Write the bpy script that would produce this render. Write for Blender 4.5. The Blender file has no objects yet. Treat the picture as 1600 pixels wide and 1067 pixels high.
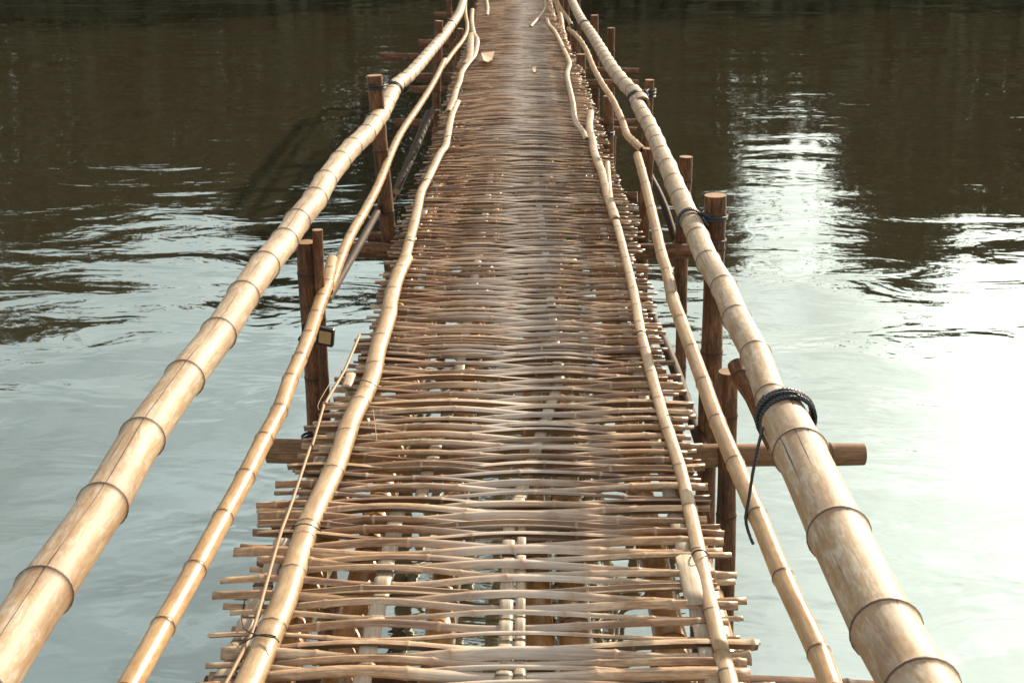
import bpy, math, random
import numpy as np
from mathutils import Vector, Matrix, noise as mnoise

R = math.radians
rng = random.Random(11)
sc = bpy.context.scene
col = sc.collection

# ------------------------------------------------------------------ camera
F_PX, VPX, PITCH = 2000.0, 30.0, math.atan(707 / 2000.0)
YAW = math.atan(VPX * math.cos(PITCH) / F_PX)          # looks slightly left of the bridge axis
ZD = 1.30                                              # deck above the water (water = 0)
CAM = Vector((0, 0, ZD + 1.5))
cam_d = bpy.data.cameras.new('camera')
cam_d.sensor_width = 36.0
cam_d.lens = 45.0
cam_d.clip_start = 0.05
cam_d.clip_end = 3000
cam_d.dof.use_dof = True
cam_d.dof.focus_distance = 3.4
cam_d.dof.aperture_fstop = 13.0
cam = bpy.data.objects.new('camera', cam_d)
cam.location = CAM
cam.rotation_euler = (math.pi / 2 - PITCH, 0, YAW)
col.objects.link(cam)
sc.camera = cam

# ------------------------------------------------------------------ sky, sun, exposure
SUN_AZ, SUN_EL = R(33.0), R(23.5)                      # azimuth to the right of +Y
w = bpy.data.worlds.new('World')
sc.world = w
w.use_nodes = True
nt = w.node_tree
sky = nt.nodes.new('ShaderNodeTexSky')
sky.sky_type = 'NISHITA'
sky.sun_disc = False
sky.sun_elevation = SUN_EL
sky.sun_rotation = SUN_AZ
sky.air_density = 1.0
sky.dust_density = 2.5
sky.ozone_density = 1.5
bg = nt.nodes['Background']
bg.inputs['Strength'].default_value = 0.088
# thin high haze: the clear sky's range and colour are evened out over the whole dome
hs = nt.nodes.new('ShaderNodeHueSaturation')
hs.inputs['Saturation'].default_value = 0.5
pre = nt.nodes.new('ShaderNodeVectorMath')
pre.operation = 'MULTIPLY'
pre.inputs[1].default_value = (1 / 6.0,) * 3
gm = nt.nodes.new('ShaderNodeGamma')
gm.inputs[1].default_value = 0.49
post_ = nt.nodes.new('ShaderNodeVectorMath')
post_.operation = 'MULTIPLY'
post_.inputs[1].default_value = (9.1, 9.15, 8.5)
nt.links.new(sky.outputs[0], hs.inputs['Color'])
nt.links.new(hs.outputs[0], pre.inputs[0])
nt.links.new(pre.outputs[0], gm.inputs[0])
nt.links.new(gm.outputs[0], post_.inputs[0])
# soft cloud veils over the whole dome
tcw = nt.nodes.new('ShaderNodeTexCoord')
mpw = nt.nodes.new('ShaderNodeMapping')
mpw.inputs['Scale'].default_value = (1.0, 1.0, 2.6)
cn = nt.nodes.new('ShaderNodeTexNoise')
cn.inputs['Scale'].default_value = 3.2
cn.inputs['Detail'].default_value = 6.0
cn.inputs['Roughness'].default_value = 0.58
cn.inputs['Distortion'].default_value = 0.6
cr_ = nt.nodes.new('ShaderNodeMapRange')
cr_.inputs[1].default_value, cr_.inputs[2].default_value = 0.36, 0.66
cr_.inputs[3].default_value, cr_.inputs[4].default_value = 0.78, 1.35
cm_ = nt.nodes.new('ShaderNodeVectorMath')
cm_.operation = 'MULTIPLY'
nt.links.new(tcw.outputs['Generated'], mpw.inputs[0])
nt.links.new(mpw.outputs[0], cn.inputs['Vector'])
nt.links.new(cn.outputs[0], cr_.inputs[0])
nt.links.new(post_.outputs[0], cm_.inputs[0])
nt.links.new(cr_.outputs[0], cm_.inputs[1])
nt.links.new(cm_.outputs[0], bg.inputs[0])
sun_d = bpy.data.lights.new('sun', 'SUN')
sun_d.energy = 5.0
sun_d.angle = R(1.0)
sun_d.color = (1.0, 0.85, 0.64)
sun = bpy.data.objects.new('sun', sun_d)
sdir = Vector((math.sin(SUN_AZ) * math.cos(SUN_EL), math.cos(SUN_AZ) * math.cos(SUN_EL), math.sin(SUN_EL)))
sun.rotation_euler = sdir.to_track_quat('Z', 'Y').to_euler()
sun.location = sdir * 60
col.objects.link(sun)
vs = sc.view_settings
vs.view_transform = 'Standard'
vs.look = 'None'
vs.gamma = 1.0
vs.use_curve_mapping = False
vs.exposure = 0.95
sc.cycles.use_denoising = True
sc.cycles.max_bounces = 8
sc.cycles.sample_clamp_indirect = 8.0

# ------------------------------------------------------------------ pixel -> place
Rm = cam.rotation_euler.to_matrix()


def ray(x, y):
    return Rm @ Vector(((x - 800.0) / F_PX, -(y - 533.5) / F_PX, -1.0))


def onz(x, y, z):
    d = ray(x, y)
    return CAM + d * ((z - CAM.z) / d.z)


def ony(x, y, Y):
    d = ray(x, y)
    return CAM + d * (Y / d.y)


# ------------------------------------------------------------------ materials
def mat_new(name):
    m = bpy.data.materials.new(name)
    m.use_nodes = True
    n = m.node_tree
    return m, n, n.nodes['Principled BSDF']


def N(n, typ, **kw):
    o = n.nodes.new(typ)
    for k, v in kw.items():
        setattr(o, k, v)
    return o


def ramp(n, stops, src, interp='LINEAR'):
    r = N(n, 'ShaderNodeValToRGB')
    r.color_ramp.interpolation = interp
    e = r.color_ramp.elements
    while len(e) < len(stops):
        e.new(0.5)
    for q, (p, c) in zip(e, stops):
        q.position = p
        q.color = (c, c, c, 1) if isinstance(c, (int, float)) else (*c, 1)
    n.links.new(src, r.inputs[0])
    return r.outputs[0]


def mixc(n, fac, a, b, mode='MIX'):
    m = N(n, 'ShaderNodeMix', data_type='RGBA', blend_type=mode)
    for sock, v in ((m.inputs[0], fac), (m.inputs[6], a), (m.inputs[7], b)):
        if isinstance(v, (int, float)):
            sock.default_value = v
        elif isinstance(v, tuple):
            sock.default_value = (*v, 1)
        else:
            n.links.new(v, sock)
    return m.outputs[2]


def math_n(n, op, a, b=0.0, c=None):
    m = N(n, 'ShaderNodeMath', operation=op)
    for i, v in enumerate((a, b) if c is None else (a, b, c)):
        if isinstance(v, (int, float)):
            m.inputs[i].default_value = v
        else:
            n.links.new(v, m.inputs[i])
    return m.outputs[0]


def cyl_coord(n, kr, ks, rand=True):
    a = N(n, 'ShaderNodeAttribute', attribute_name='cyl')
    v = N(n, 'ShaderNodeVectorMath', operation='MULTIPLY')
    v.inputs[1].default_value = (kr, kr, ks)
    n.links.new(a.outputs['Vector'], v.inputs[0])
    if not rand:
        return v.outputs[0]
    oi = N(n, 'ShaderNodeObjectInfo')
    ad = N(n, 'ShaderNodeVectorMath', operation='ADD')
    mm = math_n(n, 'MULTIPLY', oi.outputs['Random'], 91.0)
    n.links.new(v.outputs[0], ad.inputs[0])
    n.links.new(mm, ad.inputs[1])
    return ad.outputs[0]


def noise_n(n, vec, scale=1.0, detail=5.0, rough=0.6, dist=0.0):
    t = N(n, 'ShaderNodeTexNoise')
    t.inputs['Scale'].default_value = scale
    t.inputs['Detail'].default_value = detail
    t.inputs['Roughness'].default_value = rough
    t.inputs['Distortion'].default_value = dist
    n.links.new(vec, t.inputs['Vector'])
    return t.outputs[0]


def bamboo(name, pale, tan, stain, ring=(0.045, 0.022, 0.012), pale_amt=0.5, rough=0.45, fibre=0.25,
           crack=None, vary=0.0, soft=0.18, dirt=0.8, worn_lit=False, bump=0.25, spec=0.5, kr=9.0, ks=2.2):
    m, n, b = mat_new(name)
    big = noise_n(n, cyl_coord(n, kr, ks), 1.6, 6, 0.68, 0.6)
    patch = noise_n(n, cyl_coord(n, 48.0, 11.0), 1.3, 8, 0.75, 0.8)
    fib = noise_n(n, cyl_coord(n, 420.0, 7.0), 1.0, 4, 0.6)
    mot = noise_n(n, cyl_coord(n, 160.0, 60.0), 1.0, 3, 0.6)
    c = mixc(n, ramp(n, [(0.62 - pale_amt * 0.35, 0.0), (0.62 + soft - pale_amt * 0.35, 1.0)], patch), tan, pale)
    st = math_n(n, 'MULTIPLY', ramp(n, [(0.45, 0.0), (0.72, 1.0)], big), dirt)
    c = mixc(n, st, c, stain)
    c = mixc(n, fibre, c, ramp(n, [(0.3, (0.25, 0.18, 0.12)), (0.6, (0.95, 0.9, 0.82))], fib), 'MULTIPLY')
    c = mixc(n, 0.22, c, ramp(n, [(0.35, 0.35), (0.6, 1.0)], mot), 'MULTIPLY')
    if vary:
        rn = N(n, 'ShaderNodeAttribute', attribute_name='rnd').outputs['Fac']
        c = mixc(n, vary, c, ramp(n, [(0.0, (0.22, 0.12, 0.065)), (0.28, (0.55, 0.38, 0.25)), (0.5, (0.85, 0.70, 0.54)),
                                      (0.8, (1.0, 0.93, 0.85)), (1.0, (0.78, 0.76, 0.75))], rn), 'MULTIPLY')
    if worn_lit:           # foot wear on the middle track; light also painted in to brighten the deck
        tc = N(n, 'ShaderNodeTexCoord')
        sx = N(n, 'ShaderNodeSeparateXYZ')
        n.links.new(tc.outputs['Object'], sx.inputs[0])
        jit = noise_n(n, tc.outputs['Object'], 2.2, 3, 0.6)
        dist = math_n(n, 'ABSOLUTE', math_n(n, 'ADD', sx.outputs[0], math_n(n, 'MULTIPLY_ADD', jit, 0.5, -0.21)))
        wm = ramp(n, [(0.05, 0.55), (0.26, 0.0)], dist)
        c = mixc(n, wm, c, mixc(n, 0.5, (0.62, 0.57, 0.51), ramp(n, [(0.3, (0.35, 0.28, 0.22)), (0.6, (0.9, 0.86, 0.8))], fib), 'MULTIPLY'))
    nd = N(n, 'ShaderNodeAttribute', attribute_name='nd').outputs['Fac']
    # nd = signed metres from the nearest node, stored x100
    halo = math_n(n, 'ABSOLUTE', nd)
    c = mixc(n, math_n(n, 'MULTIPLY', ramp(n, [(0.0, 1.0), (0.028, 0.0)], math_n(n, 'MULTIPLY', halo, 0.01)), 0.45), c, stain)
    ringm = ramp(n, [(0.0, 1.0), (0.28, 1.0), (0.42, 0.0)], halo)
    c = mixc(n, math_n(n, 'MULTIPLY', ringm, 0.92), c, ring)
    h = math_n(n, 'ADD', math_n(n, 'MULTIPLY', fib, 0.6), math_n(n, 'MULTIPLY', patch, 0.5))
    if crack:
        a = N(n, 'ShaderNodeAttribute', attribute_name='cyl')
        sp = N(n, 'ShaderNodeSeparateXYZ')
        n.links.new(a.outputs['Vector'], sp.inputs[0])
        ang = math_n(n, 'ARCTAN2', sp.outputs[1], sp.outputs[0])
        wob = noise_n(n, cyl_coord(n, 0.0, 3.0, False), 1.0, 4, 0.6)
        seg = noise_n(n, cyl_coord(n, 0.0, 2.6, False), 1.0, 1, 0.5)
        cm = None
        for a0, amp, thr in crack:
            d = math_n(n, 'ABSOLUTE', math_n(n, 'SUBTRACT', math_n(n, 'ADD', ang, math_n(n, 'MULTIPLY', wob, amp)), a0 + amp * 0.5))
            wdt = math_n(n, 'MULTIPLY', ramp(n, [(thr, 0.0), (thr + 0.16, 1.0)], seg), 0.028)
            one = math_n(n, 'LESS_THAN', d, wdt)
            cm = one if cm is None else math_n(n, 'MAXIMUM', cm, one)
        c = mixc(n, cm, c, (0.02, 0.011, 0.007))
        h = math_n(n, 'SUBTRACT', h, math_n(n, 'MULTIPLY', cm, 3.0))
    n.links.new(c, b.inputs['Base Color'])
    rr = math_n(n, 'ADD', math_n(n, 'MULTIPLY', patch, 0.35), rough - 0.17)
    n.links.new(rr, b.inputs['Roughness'])
    b.inputs['Specular IOR Level'].default_value = spec
    bp = N(n, 'ShaderNodeBump')
    bp.inputs['Strength'].default_value = bump
    bp.inputs['Distance'].default_value = 0.0015
    n.links.new(h, bp.inputs['Height'])
    n.links.new(bp.outputs[0], b.inputs['Normal'])
    return m


def plain(name, c, rough=0.7, vary=0.15, spec=0.4):
    m, n, b = mat_new(name)
    tc = N(n, 'ShaderNodeTexCoord')
    t = noise_n(n, tc.outputs['Object'], 60, 4, 0.6)
    cc = mixc(n, vary * 2, c, ramp(n, [(0.3, 0.3), (0.7, 1.0)], t), 'MULTIPLY')
    n.links.new(cc, b.inputs['Base Color'])
    b.inputs['Roughness'].default_value = rough
    b.inputs['Specular IOR Level'].default_value = spec
    return m


M = {}
M['rail'] = bamboo('weathered_bamboo', (0.43, 0.36, 0.27), (0.325, 0.21, 0.105), (0.19, 0.095, 0.042), pale_amt=0.48,
                   crack=[(1.40, 0.16, 0.40), (1.85, 0.12, 0.52), (2.5, 0.12, 0.5)], rough=0.58, soft=0.14)
M['thin'] = bamboo('golden_bamboo', (0.47, 0.32, 0.165), (0.38, 0.22, 0.092), (0.22, 0.105, 0.04), pale_amt=0.5, rough=0.34,
                   fibre=0.18)
M['edge'] = bamboo('split_bamboo', (0.51, 0.38, 0.235), (0.41, 0.265, 0.13), (0.25, 0.13, 0.055), pale_amt=0.5, rough=0.42)
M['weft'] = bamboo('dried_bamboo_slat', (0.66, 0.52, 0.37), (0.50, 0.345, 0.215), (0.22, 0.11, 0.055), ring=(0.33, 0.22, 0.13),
                   pale_amt=0.5, fibre=0.65, vary=0.85, dirt=1.2, soft=0.10, worn_lit=True, rough=0.42, bump=0.5, kr=16.0, ks=3.0)
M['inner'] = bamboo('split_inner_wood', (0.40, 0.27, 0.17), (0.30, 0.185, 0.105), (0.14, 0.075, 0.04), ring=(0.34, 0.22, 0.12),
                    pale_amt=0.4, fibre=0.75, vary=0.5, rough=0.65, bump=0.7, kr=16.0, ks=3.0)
M['warp'] = bamboo('flat_bamboo_strip', (0.48, 0.41, 0.32), (0.40, 0.31, 0.21), (0.28, 0.19, 0.11), pale_amt=0.55, fibre=0.5, rough=0.5)
M['stringer'] = bamboo('yellow_bamboo', (0.50, 0.27, 0.09), (0.42, 0.20, 0.06), (0.20, 0.09, 0.03), ring=(0.10, 0.05, 0.02), rough=0.3)
M['post'] = bamboo('dark_post_wood', (0.27, 0.135, 0.065), (0.135, 0.058, 0.026), (0.045, 0.019, 0.009), pale_amt=0.42, fibre=0.8,
                   rough=0.7, bump=1.0, spec=0.25, soft=0.12, dirt=1.1, crack=[(-1.3, 0.5, 0.42), (-2.2, 0.4, 0.5), (-0.6, 0.4, 0.5)])
M['brace'] = bamboo('shaded_brace_wood', (0.075, 0.040, 0.022), (0.050, 0.025, 0.013), (0.028, 0.013, 0.007), pale_amt=0.35, fibre=0.6, rough=0.7, spec=0.2)  # darker than the posts: shade below the bridge is put into the colour
M['log'] = bamboo('rough_log', (0.34, 0.20, 0.11), (0.24, 0.13, 0.065), (0.10, 0.05, 0.025), ring=(0.12, 0.06, 0.03), pale_amt=0.5, fibre=0.7,
                  rough=0.75, bump=0.9, spec=0.25)
M['cut'] = plain('cut_end', (0.30, 0.175, 0.09), 0.8, 0.3)
M['hollow'] = plain('hollow_core', (0.06, 0.032, 0.018), 0.85)
M['wire'] = plain('dark_wire', (0.018, 0.015, 0.014), 0.5)
M['cane'] = bamboo('thin_cane', (0.38, 0.24, 0.13), (0.30, 0.175, 0.085), (0.20, 0.11, 0.05), rough=0.6)


def rope_mat():
    m, n, b = mat_new('black_rope')
    a = N(n, 'ShaderNodeAttribute', attribute_name='cyl')
    sp = N(n, 'ShaderNodeSeparateXYZ')
    n.links.new(a.outputs['Vector'], sp.inputs[0])
    ang = math_n(n, 'ARCTAN2', sp.outputs[1], sp.outputs[0])
    s = math_n(n, 'SINE', math_n(n, 'ADD', math_n(n, 'MULTIPLY', ang, 3.0), math_n(n, 'MULTIPLY', sp.outputs[2], 800.0)))
    c = ramp(n, [(0.0, (0.008, 0.008, 0.010)), (1.0, (0.060, 0.060, 0.064))], math_n(n, 'MULTIPLY_ADD', s, 0.5, 0.5))
    n.links.new(c, b.inputs['Base Color'])
    b.inputs['Roughness'].default_value = 0.5
    bp = N(n, 'ShaderNodeBump')
    bp.inputs['Strength'].default_value = 0.8
    bp.inputs['Distance'].default_value = 0.002
    n.links.new(s, bp.inputs['Height'])
    n.links.new(bp.outputs[0], b.inputs['Normal'])
    return m


M['rope'] = rope_mat()


def water_mat():
    m, n, b = mat_new('river_water')
    geo = N(n, 'ShaderNodeNewGeometry')
    def wv(sx, sy, scale, detail, rough, dist=0.0, rot=0.0):
        mp = N(n, 'ShaderNodeMapping')
        mp.inputs['Scale'].default_value = (sx, sy, 1)
        mp.inputs['Rotation'].default_value = (0, 0, rot)
        n.links.new(geo.outputs['Position'], mp.inputs['Vector'])
        return noise_n(n, mp.outputs[0], scale, detail, rough, dist)
    swell = wv(0.45, 1.0, 0.5, 2, 0.5, 0.3, 0.08)
    rip = wv(0.55, 1.0, 1.9, 3, 0.5, 0.6, -0.1)
    fine = wv(0.8, 1.0, 9.0, 2, 0.5, 0.2, 0.4)
    calm = ramp(n, [(0.40, 0.25), (0.62, 1.0)], wv(0.5, 1.0, 0.16, 2, 0.5, 0.5))
    h = math_n(n, 'MULTIPLY', swell, 0.055)
    h = math_n(n, 'MULTIPLY_ADD', math_n(n, 'MULTIPLY', rip, calm), 0.022, h)
    h = math_n(n, 'MULTIPLY_ADD', math_n(n, 'MULTIPLY', fine, calm), 0.0013, h)
    bp = N(n, 'ShaderNodeBump')
    bp.inputs['Strength'].default_value = 1.0
    bp.inputs['Distance'].default_value = 1.0
    n.links.new(h, bp.inputs['Height'])
    n.links.new(bp.outputs[0], b.inputs['Normal'])
    b.inputs['Base Color'].default_value = (0.028, 0.023, 0.013, 1)
    b.inputs['Roughness'].default_value = 0.025
    b.inputs['IOR'].default_value = 3.7
    b.inputs['Specular Tint'].default_value = (0.86, 1.0, 0.97, 1)
    return m


M['water'] = water_mat()


# ------------------------------------------------------------------ mesh helpers
def link(o, parent=None):
    col.objects.link(o)
    if parent is not None:
        o.parent = parent
    return o


def empty(name, parent=None, loc=(0, 0, 0)):
    o = bpy.data.objects.new(name, None)
    o.location = loc
    return link(o, parent)


def build(name, verts, faces, mats, parent=None, midx=None, cyl=None, nd=None, smooth=True, rnd=None, sharp=None):
    me = bpy.data.meshes.new(name)
    me.from_pydata([tuple(v) for v in verts], [], faces)
    for m in mats:
        me.materials.append(m)
    if midx is not None:
        me.polygons.foreach_set('material_index', midx)
    me.polygons.foreach_set('use_smooth', [smooth] * len(me.polygons))
    if cyl is not None:
        a = me.attributes.new('cyl', 'FLOAT_VECTOR', 'POINT')
        a.data.foreach_set('vector', np.asarray(cyl, dtype=np.float32).ravel())
    if nd is not None:
        a = me.attributes.new('nd', 'FLOAT', 'POINT')
        a.data.foreach_set('value', np.asarray(nd, dtype=np.float32).ravel())
    if rnd is not None:
        a = me.attributes.new('rnd', 'FLOAT', 'POINT')
        a.data.foreach_set('value', np.asarray(rnd, dtype=np.float32).ravel() if hasattr(rnd, '__len__') else np.full(len(me.vertices), rnd, np.float32))
    if sharp is not None:                      # (points per ring, ring corners that stay crisp)
        m_, cs_ = sharp
        e = np.empty(len(me.edges) * 2, np.int32)
        me.edges.foreach_get('vertices', e)
        e = e.reshape(-1, 2)
        mk = (e[:, 0] % m_ == e[:, 1] % m_) & np.isin(e[:, 0] % m_, cs_)
        a = me.attributes.new('sharp_edge', 'BOOLEAN', 'EDGE')
        a.data.foreach_set('value', mk)
    me.update()
    o = bpy.data.objects.new(name, me)
    return link(o, parent)


def spline(pts, step=0.05):
    """Catmull-Rom through pts, returned as dense numpy points with arc length; also arc length of each control point"""
    P = [np.array(p, dtype=float) for p in pts]
    if len(P) == 2:
        P = [P[0], (P[0] + P[1]) / 2, P[1]]
    ext = [2 * P[0] - P[1]] + P + [2 * P[-1] - P[-2]]
    out, ctrl = [], []
    for i in range(1, len(ext) - 2):
        p0, p1, p2, p3 = ext[i - 1], ext[i], ext[i + 1], ext[i + 2]
        L = np.linalg.norm(p2 - p1)
        k = max(2, int(L / step))
        ctrl.append(len(out))
        for j in range(k):
            t = j / k
            out.append(0.5 * ((2 * p1) + (-p0 + p2) * t + (2 * p0 - 5 * p1 + 4 * p2 - p3) * t * t + (-p0 + 3 * p1 - 3 * p2 + p3) * t ** 3))
    ctrl.append(len(out))
    out.append(P[-1])
    out = np.array(out)
    s = np.concatenate([[0], np.cumsum(np.linalg.norm(np.diff(out, axis=0), axis=1))])
    return out, s, s[ctrl]


def frames(pts, up):
    T = np.gradient(pts, axis=0)
    T /= np.linalg.norm(T, axis=1)[:, None]
    up = np.array(up, dtype=float)
    Nn = up[None, :] - T * (T @ up)[:, None]
    Nn /= np.linalg.norm(Nn, axis=1)[:, None]
    B = np.cross(T, Nn)
    return T, Nn, B


NODE_OFF = np.array([-.05, -.026, -.012, -.006, -.0035, -.002, 0, .002, .0035, .006, .012, .026, .05])


def culm_data(pts, r0, r1=None, nodes=None, spacing=0.25, segs=16, up=(0, 0, 1), wob=0.03, phase=0.0, ridge=0.085,
              hollow=(True, True), seed=0, step=0.06, kink=0.0, flat=1.0):
    rr = random.Random(seed)
    P, s, cs = spline(pts, 0.04)
    L = s[-1]
    r1 = r0 if r1 is None else r1
    if nodes == 'ctrl':
        nodes = list(cs[1:-1])
    elif nodes is None:
        nodes, q = [], spacing * (0.3 + 0.5 * rr.random()) + phase
        while q < L - 0.03:
            nodes.append(q)
            q += spacing * rr.uniform(0.86, 1.14)
    nodes = np.array(nodes) if len(nodes) else np.array([-99.0])
    S = set(np.round(np.arange(0, L, step), 4)) | {round(L, 4)}
    for q in nodes:
        for o_ in NODE_OFF:
            if 0 < q + o_ < L:
                S.add(round(float(q + o_), 4))
    S = np.array(sorted(S))
    S = S[np.concatenate([[True], np.diff(S) > 0.0008])]
    C = np.stack([np.interp(S, s, P[:, k]) for k in range(3)], axis=1)
    T, Nn, B = frames(C, up)
    near = nodes[np.abs(S[:, None] - nodes[None, :]).argmin(axis=1)]
    d = S - near
    lump = np.array([mnoise.noise(Vector((q * 3.1, seed * 7.3, 0.3))) for q in S])
    rad = (r0 + (r1 - r0) * S / L) * (1 + ridge * np.exp(-(d / 0.005) ** 2) + 0.035 * np.exp(-(d / 0.03) ** 2) + wob * lump)
    # slight neck just beyond the ridge
    rad *= 1 - 0.03 * np.exp(-((d - 0.014) / 0.006) ** 2)
    verts, cyl, nd = [], [], []
    A = np.linspace(0, 2 * math.pi, segs, endpoint=False)
    ca, sa = np.cos(A), np.sin(A)
    for i in range(len(S)):
        ring = C[i][None, :] + rad[i] * (ca[:, None] * B[i][None, :] + flat * sa[:, None] * Nn[i][None, :])
        verts.extend(ring)
        cyl.extend(np.stack([r0 * ca, r0 * sa, np.full(segs, S[i])], axis=1))
        nd.extend([abs(d[i]) * 100] * segs)
    faces, midx = [], []
    n = len(S)
    for i in range(n - 1):
        a, b = i * segs, (i + 1) * segs
        for k in range(segs):
            k2 = (k + 1) % segs
            faces.append((a + k, a + k2, b + k2, b + k))
            midx.append(0)
    # ends: cut wall and a hollow bore
    for end, hol in ((0, hollow[0]), (n - 1, hollow[1])):
        base = end * segs
        tdir = -T[end] if end == 0 else T[end]
        def add_ring(fr, depth):
            st = len(verts)
            for k in range(segs):
                verts.append(C[end] - tdir * depth + fr * (np.array(verts[base + k]) - C[end]))
                cyl.append((r0 * fr * ca[k], r0 * fr * sa[k], S[end]))
                nd.append(50.0)
            return st
        lips = add_ring(0.999, 0.0)
        rings = [lips, add_ring(0.62 if hol else 0.4, 0.0)]
        if hol:
            rings.append(add_ring(0.60, 0.05))
        for ri in range(len(rings) - 1):
            a, b = rings[ri], rings[ri + 1]
            for k in range(segs):
                k2 = (k + 1) % segs
                f = (a + k, a + k2, b + k2, b + k)
                faces.append(f if end else f[::-1])
                if end == 0:
                    pass
                midx.append(1 if ri == 0 else 2)
        f = tuple(rings[-1] + k for k in range(segs))
        faces.append(f if end else f[::-1])
        midx.append(2 if hol else 1)
    # outward orientation of the side faces
    faces = [f if i >= (n - 1) * segs else f for i, f in enumerate(faces)]
    return verts, faces, midx, cyl, nd, (C, S, T, Nn, B, rad)


def culm(name, pts, r0, parent, mat, **kw):
    v, f, mi, cy, nd, info = culm_data(pts, r0, **kw)
    o = build(name, v, f, [mat, M['cut'], M['hollow']], parent, mi, cy, nd)
    return o, info


def tube_data(pts, r, segs=8, up=(0, 0, 1), step=0.02, taper=None):
    P, s, _ = spline(pts, step)
    T = np.gradient(P, axis=0)
    T /= np.linalg.norm(T, axis=1)[:, None] + 1e-9
    nrm = np.array(up, dtype=float)
    if abs(nrm @ T[0]) > 0.9:
        nrm = np.array((1.0, 0.2, 0.1))
    verts, cyl, faces = [], [], []
    A = np.linspace(0, 2 * math.pi, segs, endpoint=False)
    for i in range(len(P)):
        nrm = nrm - T[i] * (nrm @ T[i])
        nrm /= np.linalg.norm(nrm)
        b = np.cross(T[i], nrm)
        q = r if taper is None else r * (1 + (taper - 1) * i / (len(P) - 1))
        for a in A:
            verts.append(P[i] + q * (math.cos(a) * b + math.sin(a) * nrm))
            cyl.append((r * math.cos(a), r * math.sin(a), s[i]))
    for i in range(len(P) - 1):
        for k in range(segs):
            k2 = (k + 1) % segs
            faces.append((i * segs + k, i * segs + k2, (i + 1) * segs + k2, (i + 1) * segs + k))
    faces.append(tuple(range(segs))[::-1])
    faces.append(tuple((len(P) - 1) * segs + k for k in range(segs)))
    return verts, faces, cyl


def tube(name, pts, r, parent, mat, **kw):
    v, f, cy = tube_data(pts, r, **kw)
    return build(name, v, f, [mat], parent, None, cy, [50.0] * len(v))


def tubes(name, lists, r, parent, mat, **kw):
    """several strands of one lashing"""
    V, Fc, Cy = [], [], []
    for pts in lists:
        v, f, cy = tube_data(pts, r, **kw)
        o_ = len(V)
        V += v
        Cy += cy
        Fc += [tuple(i + o_ for i in q) for q in f]
    return build(name, V, Fc, [mat], parent, None, Cy, [50.0] * len(V))


def coil(c, axis, rad, turns, pitch, start=0.0, flat=1.0, jitter=0.0, seed=1):
    rr = random.Random(seed)
    ax = Vector(axis).normalized()
    u = ax.cross(Vector((0, 0, 1)))
    if u.length < 0.1:
        u = ax.cross(Vector((0, 1, 0)))
    u.normalize()
    v = ax.cross(u)
    out = []
    k = int(turns * 14)
    for i in range(k + 1):
        t = i / 14.0
        a = start + t * 2 * math.pi
        out.append(Vector(c) + ax * ((t - turns / 2) * pitch + rr.uniform(-1, 1) * jitter) + (u * math.cos(a) + v * math.sin(a)) * rad)
    return out


def sweep_data(pts, prof, up=(0, 0, 1), step=0.04, nodes=None, spacing=0.25, seed=0, node_gain=0.18, ends=True):
    """sweep a closed profile [(u, v), ...] (u sideways, v up); prof may be a function of s"""
    rr = random.Random(seed)
    P, s, cs = spline(pts, step)
    L = s[-1]
    if nodes is None:
        nodes, q = [], spacing * rr.uniform(0.2, 0.9)
        while q < L:
            nodes.append(q)
            q += spacing * rr.uniform(0.85, 1.15)
    nodes = np.array(nodes) if len(nodes) else np.array([-99.0])
    S = set(np.round(s, 4))
    for q in nodes:
        for o_ in (-.02, -.007, -.003, 0, .003, .007, .02):
            if 0 < q + o_ < L:
                S.add(round(float(q + o_), 4))
    S = np.array(sorted(S))
    S = S[np.concatenate([[True], np.diff(S) > 0.0008])]
    C = np.stack([np.interp(S, s, P[:, k]) for k in range(3)], axis=1)
    T, Nn, B = frames(C, up)
    d = S - nodes[np.abs(S[:, None] - nodes[None, :]).argmin(axis=1)]
    verts, cyl, nd, faces = [], [], [], []
    m = None
    for i in range(len(S)):
        pr = np.array(prof(S[i] / L) if callable(prof) else prof)
        m = len(pr)
        g = 1 + node_gain * math.exp(-(d[i] / 0.006) ** 2) + 0.05 * math.exp(-(d[i] / 0.03) ** 2)
        verts.extend(C[i][None, :] - B[i][None, :] * pr[:, :1] * g + Nn[i][None, :] * pr[:, 1:] * g)
        cyl.extend(np.concatenate([pr, np.full((m, 1), S[i])], axis=1))
        nd.extend([abs(d[i]) * 100] * m)
    for i in range(len(S) - 1):
        for k in range(m):
            k2 = (k + 1) % m
            faces.append((i * m + k, i * m + k2, (i + 1) * m + k2, (i + 1) * m + k))
    if ends:
        faces.append(tuple(range(m))[::-1])
        faces.append(tuple((len(S) - 1) * m + k for k in range(m)))
    return verts, faces, cyl, nd


def half_prof(wd, ht, th, k=7):
    """a split culm lying convex side up: width, crown height, wall"""
    o_ = [(-wd / 2 * math.cos(math.pi * i / (k - 1)), ht * math.sin(math.pi * i / (k - 1))) for i in range(k)]
    i_ = [((wd / 2 - th) * math.cos(math.pi * i / (k - 1)), max(0.0, ht - th) * math.sin(math.pi * i / (k - 1)) - 0.0005) for i in range(k)]
    return o_ + i_


# ================================================================== setting
def grid_sheet(name, xs, ys, zf, mat):
    V = [(x, y, zf(x, y)) for y in ys for x in xs]
    nx = len(xs)
    Fc = [(j * nx + i, j * nx + i + 1, (j + 1) * nx + i + 1, (j + 1) * nx + i) for j in range(len(ys) - 1) for i in range(nx - 1)]
    return build(name, V, Fc, [mat])


water = grid_sheet('water', [-300, -60, 0, 60, 300], [-200, 0, 30, 60], lambda x, y: 0.0, M['water'])
water['kind'] = 'structure'


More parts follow.
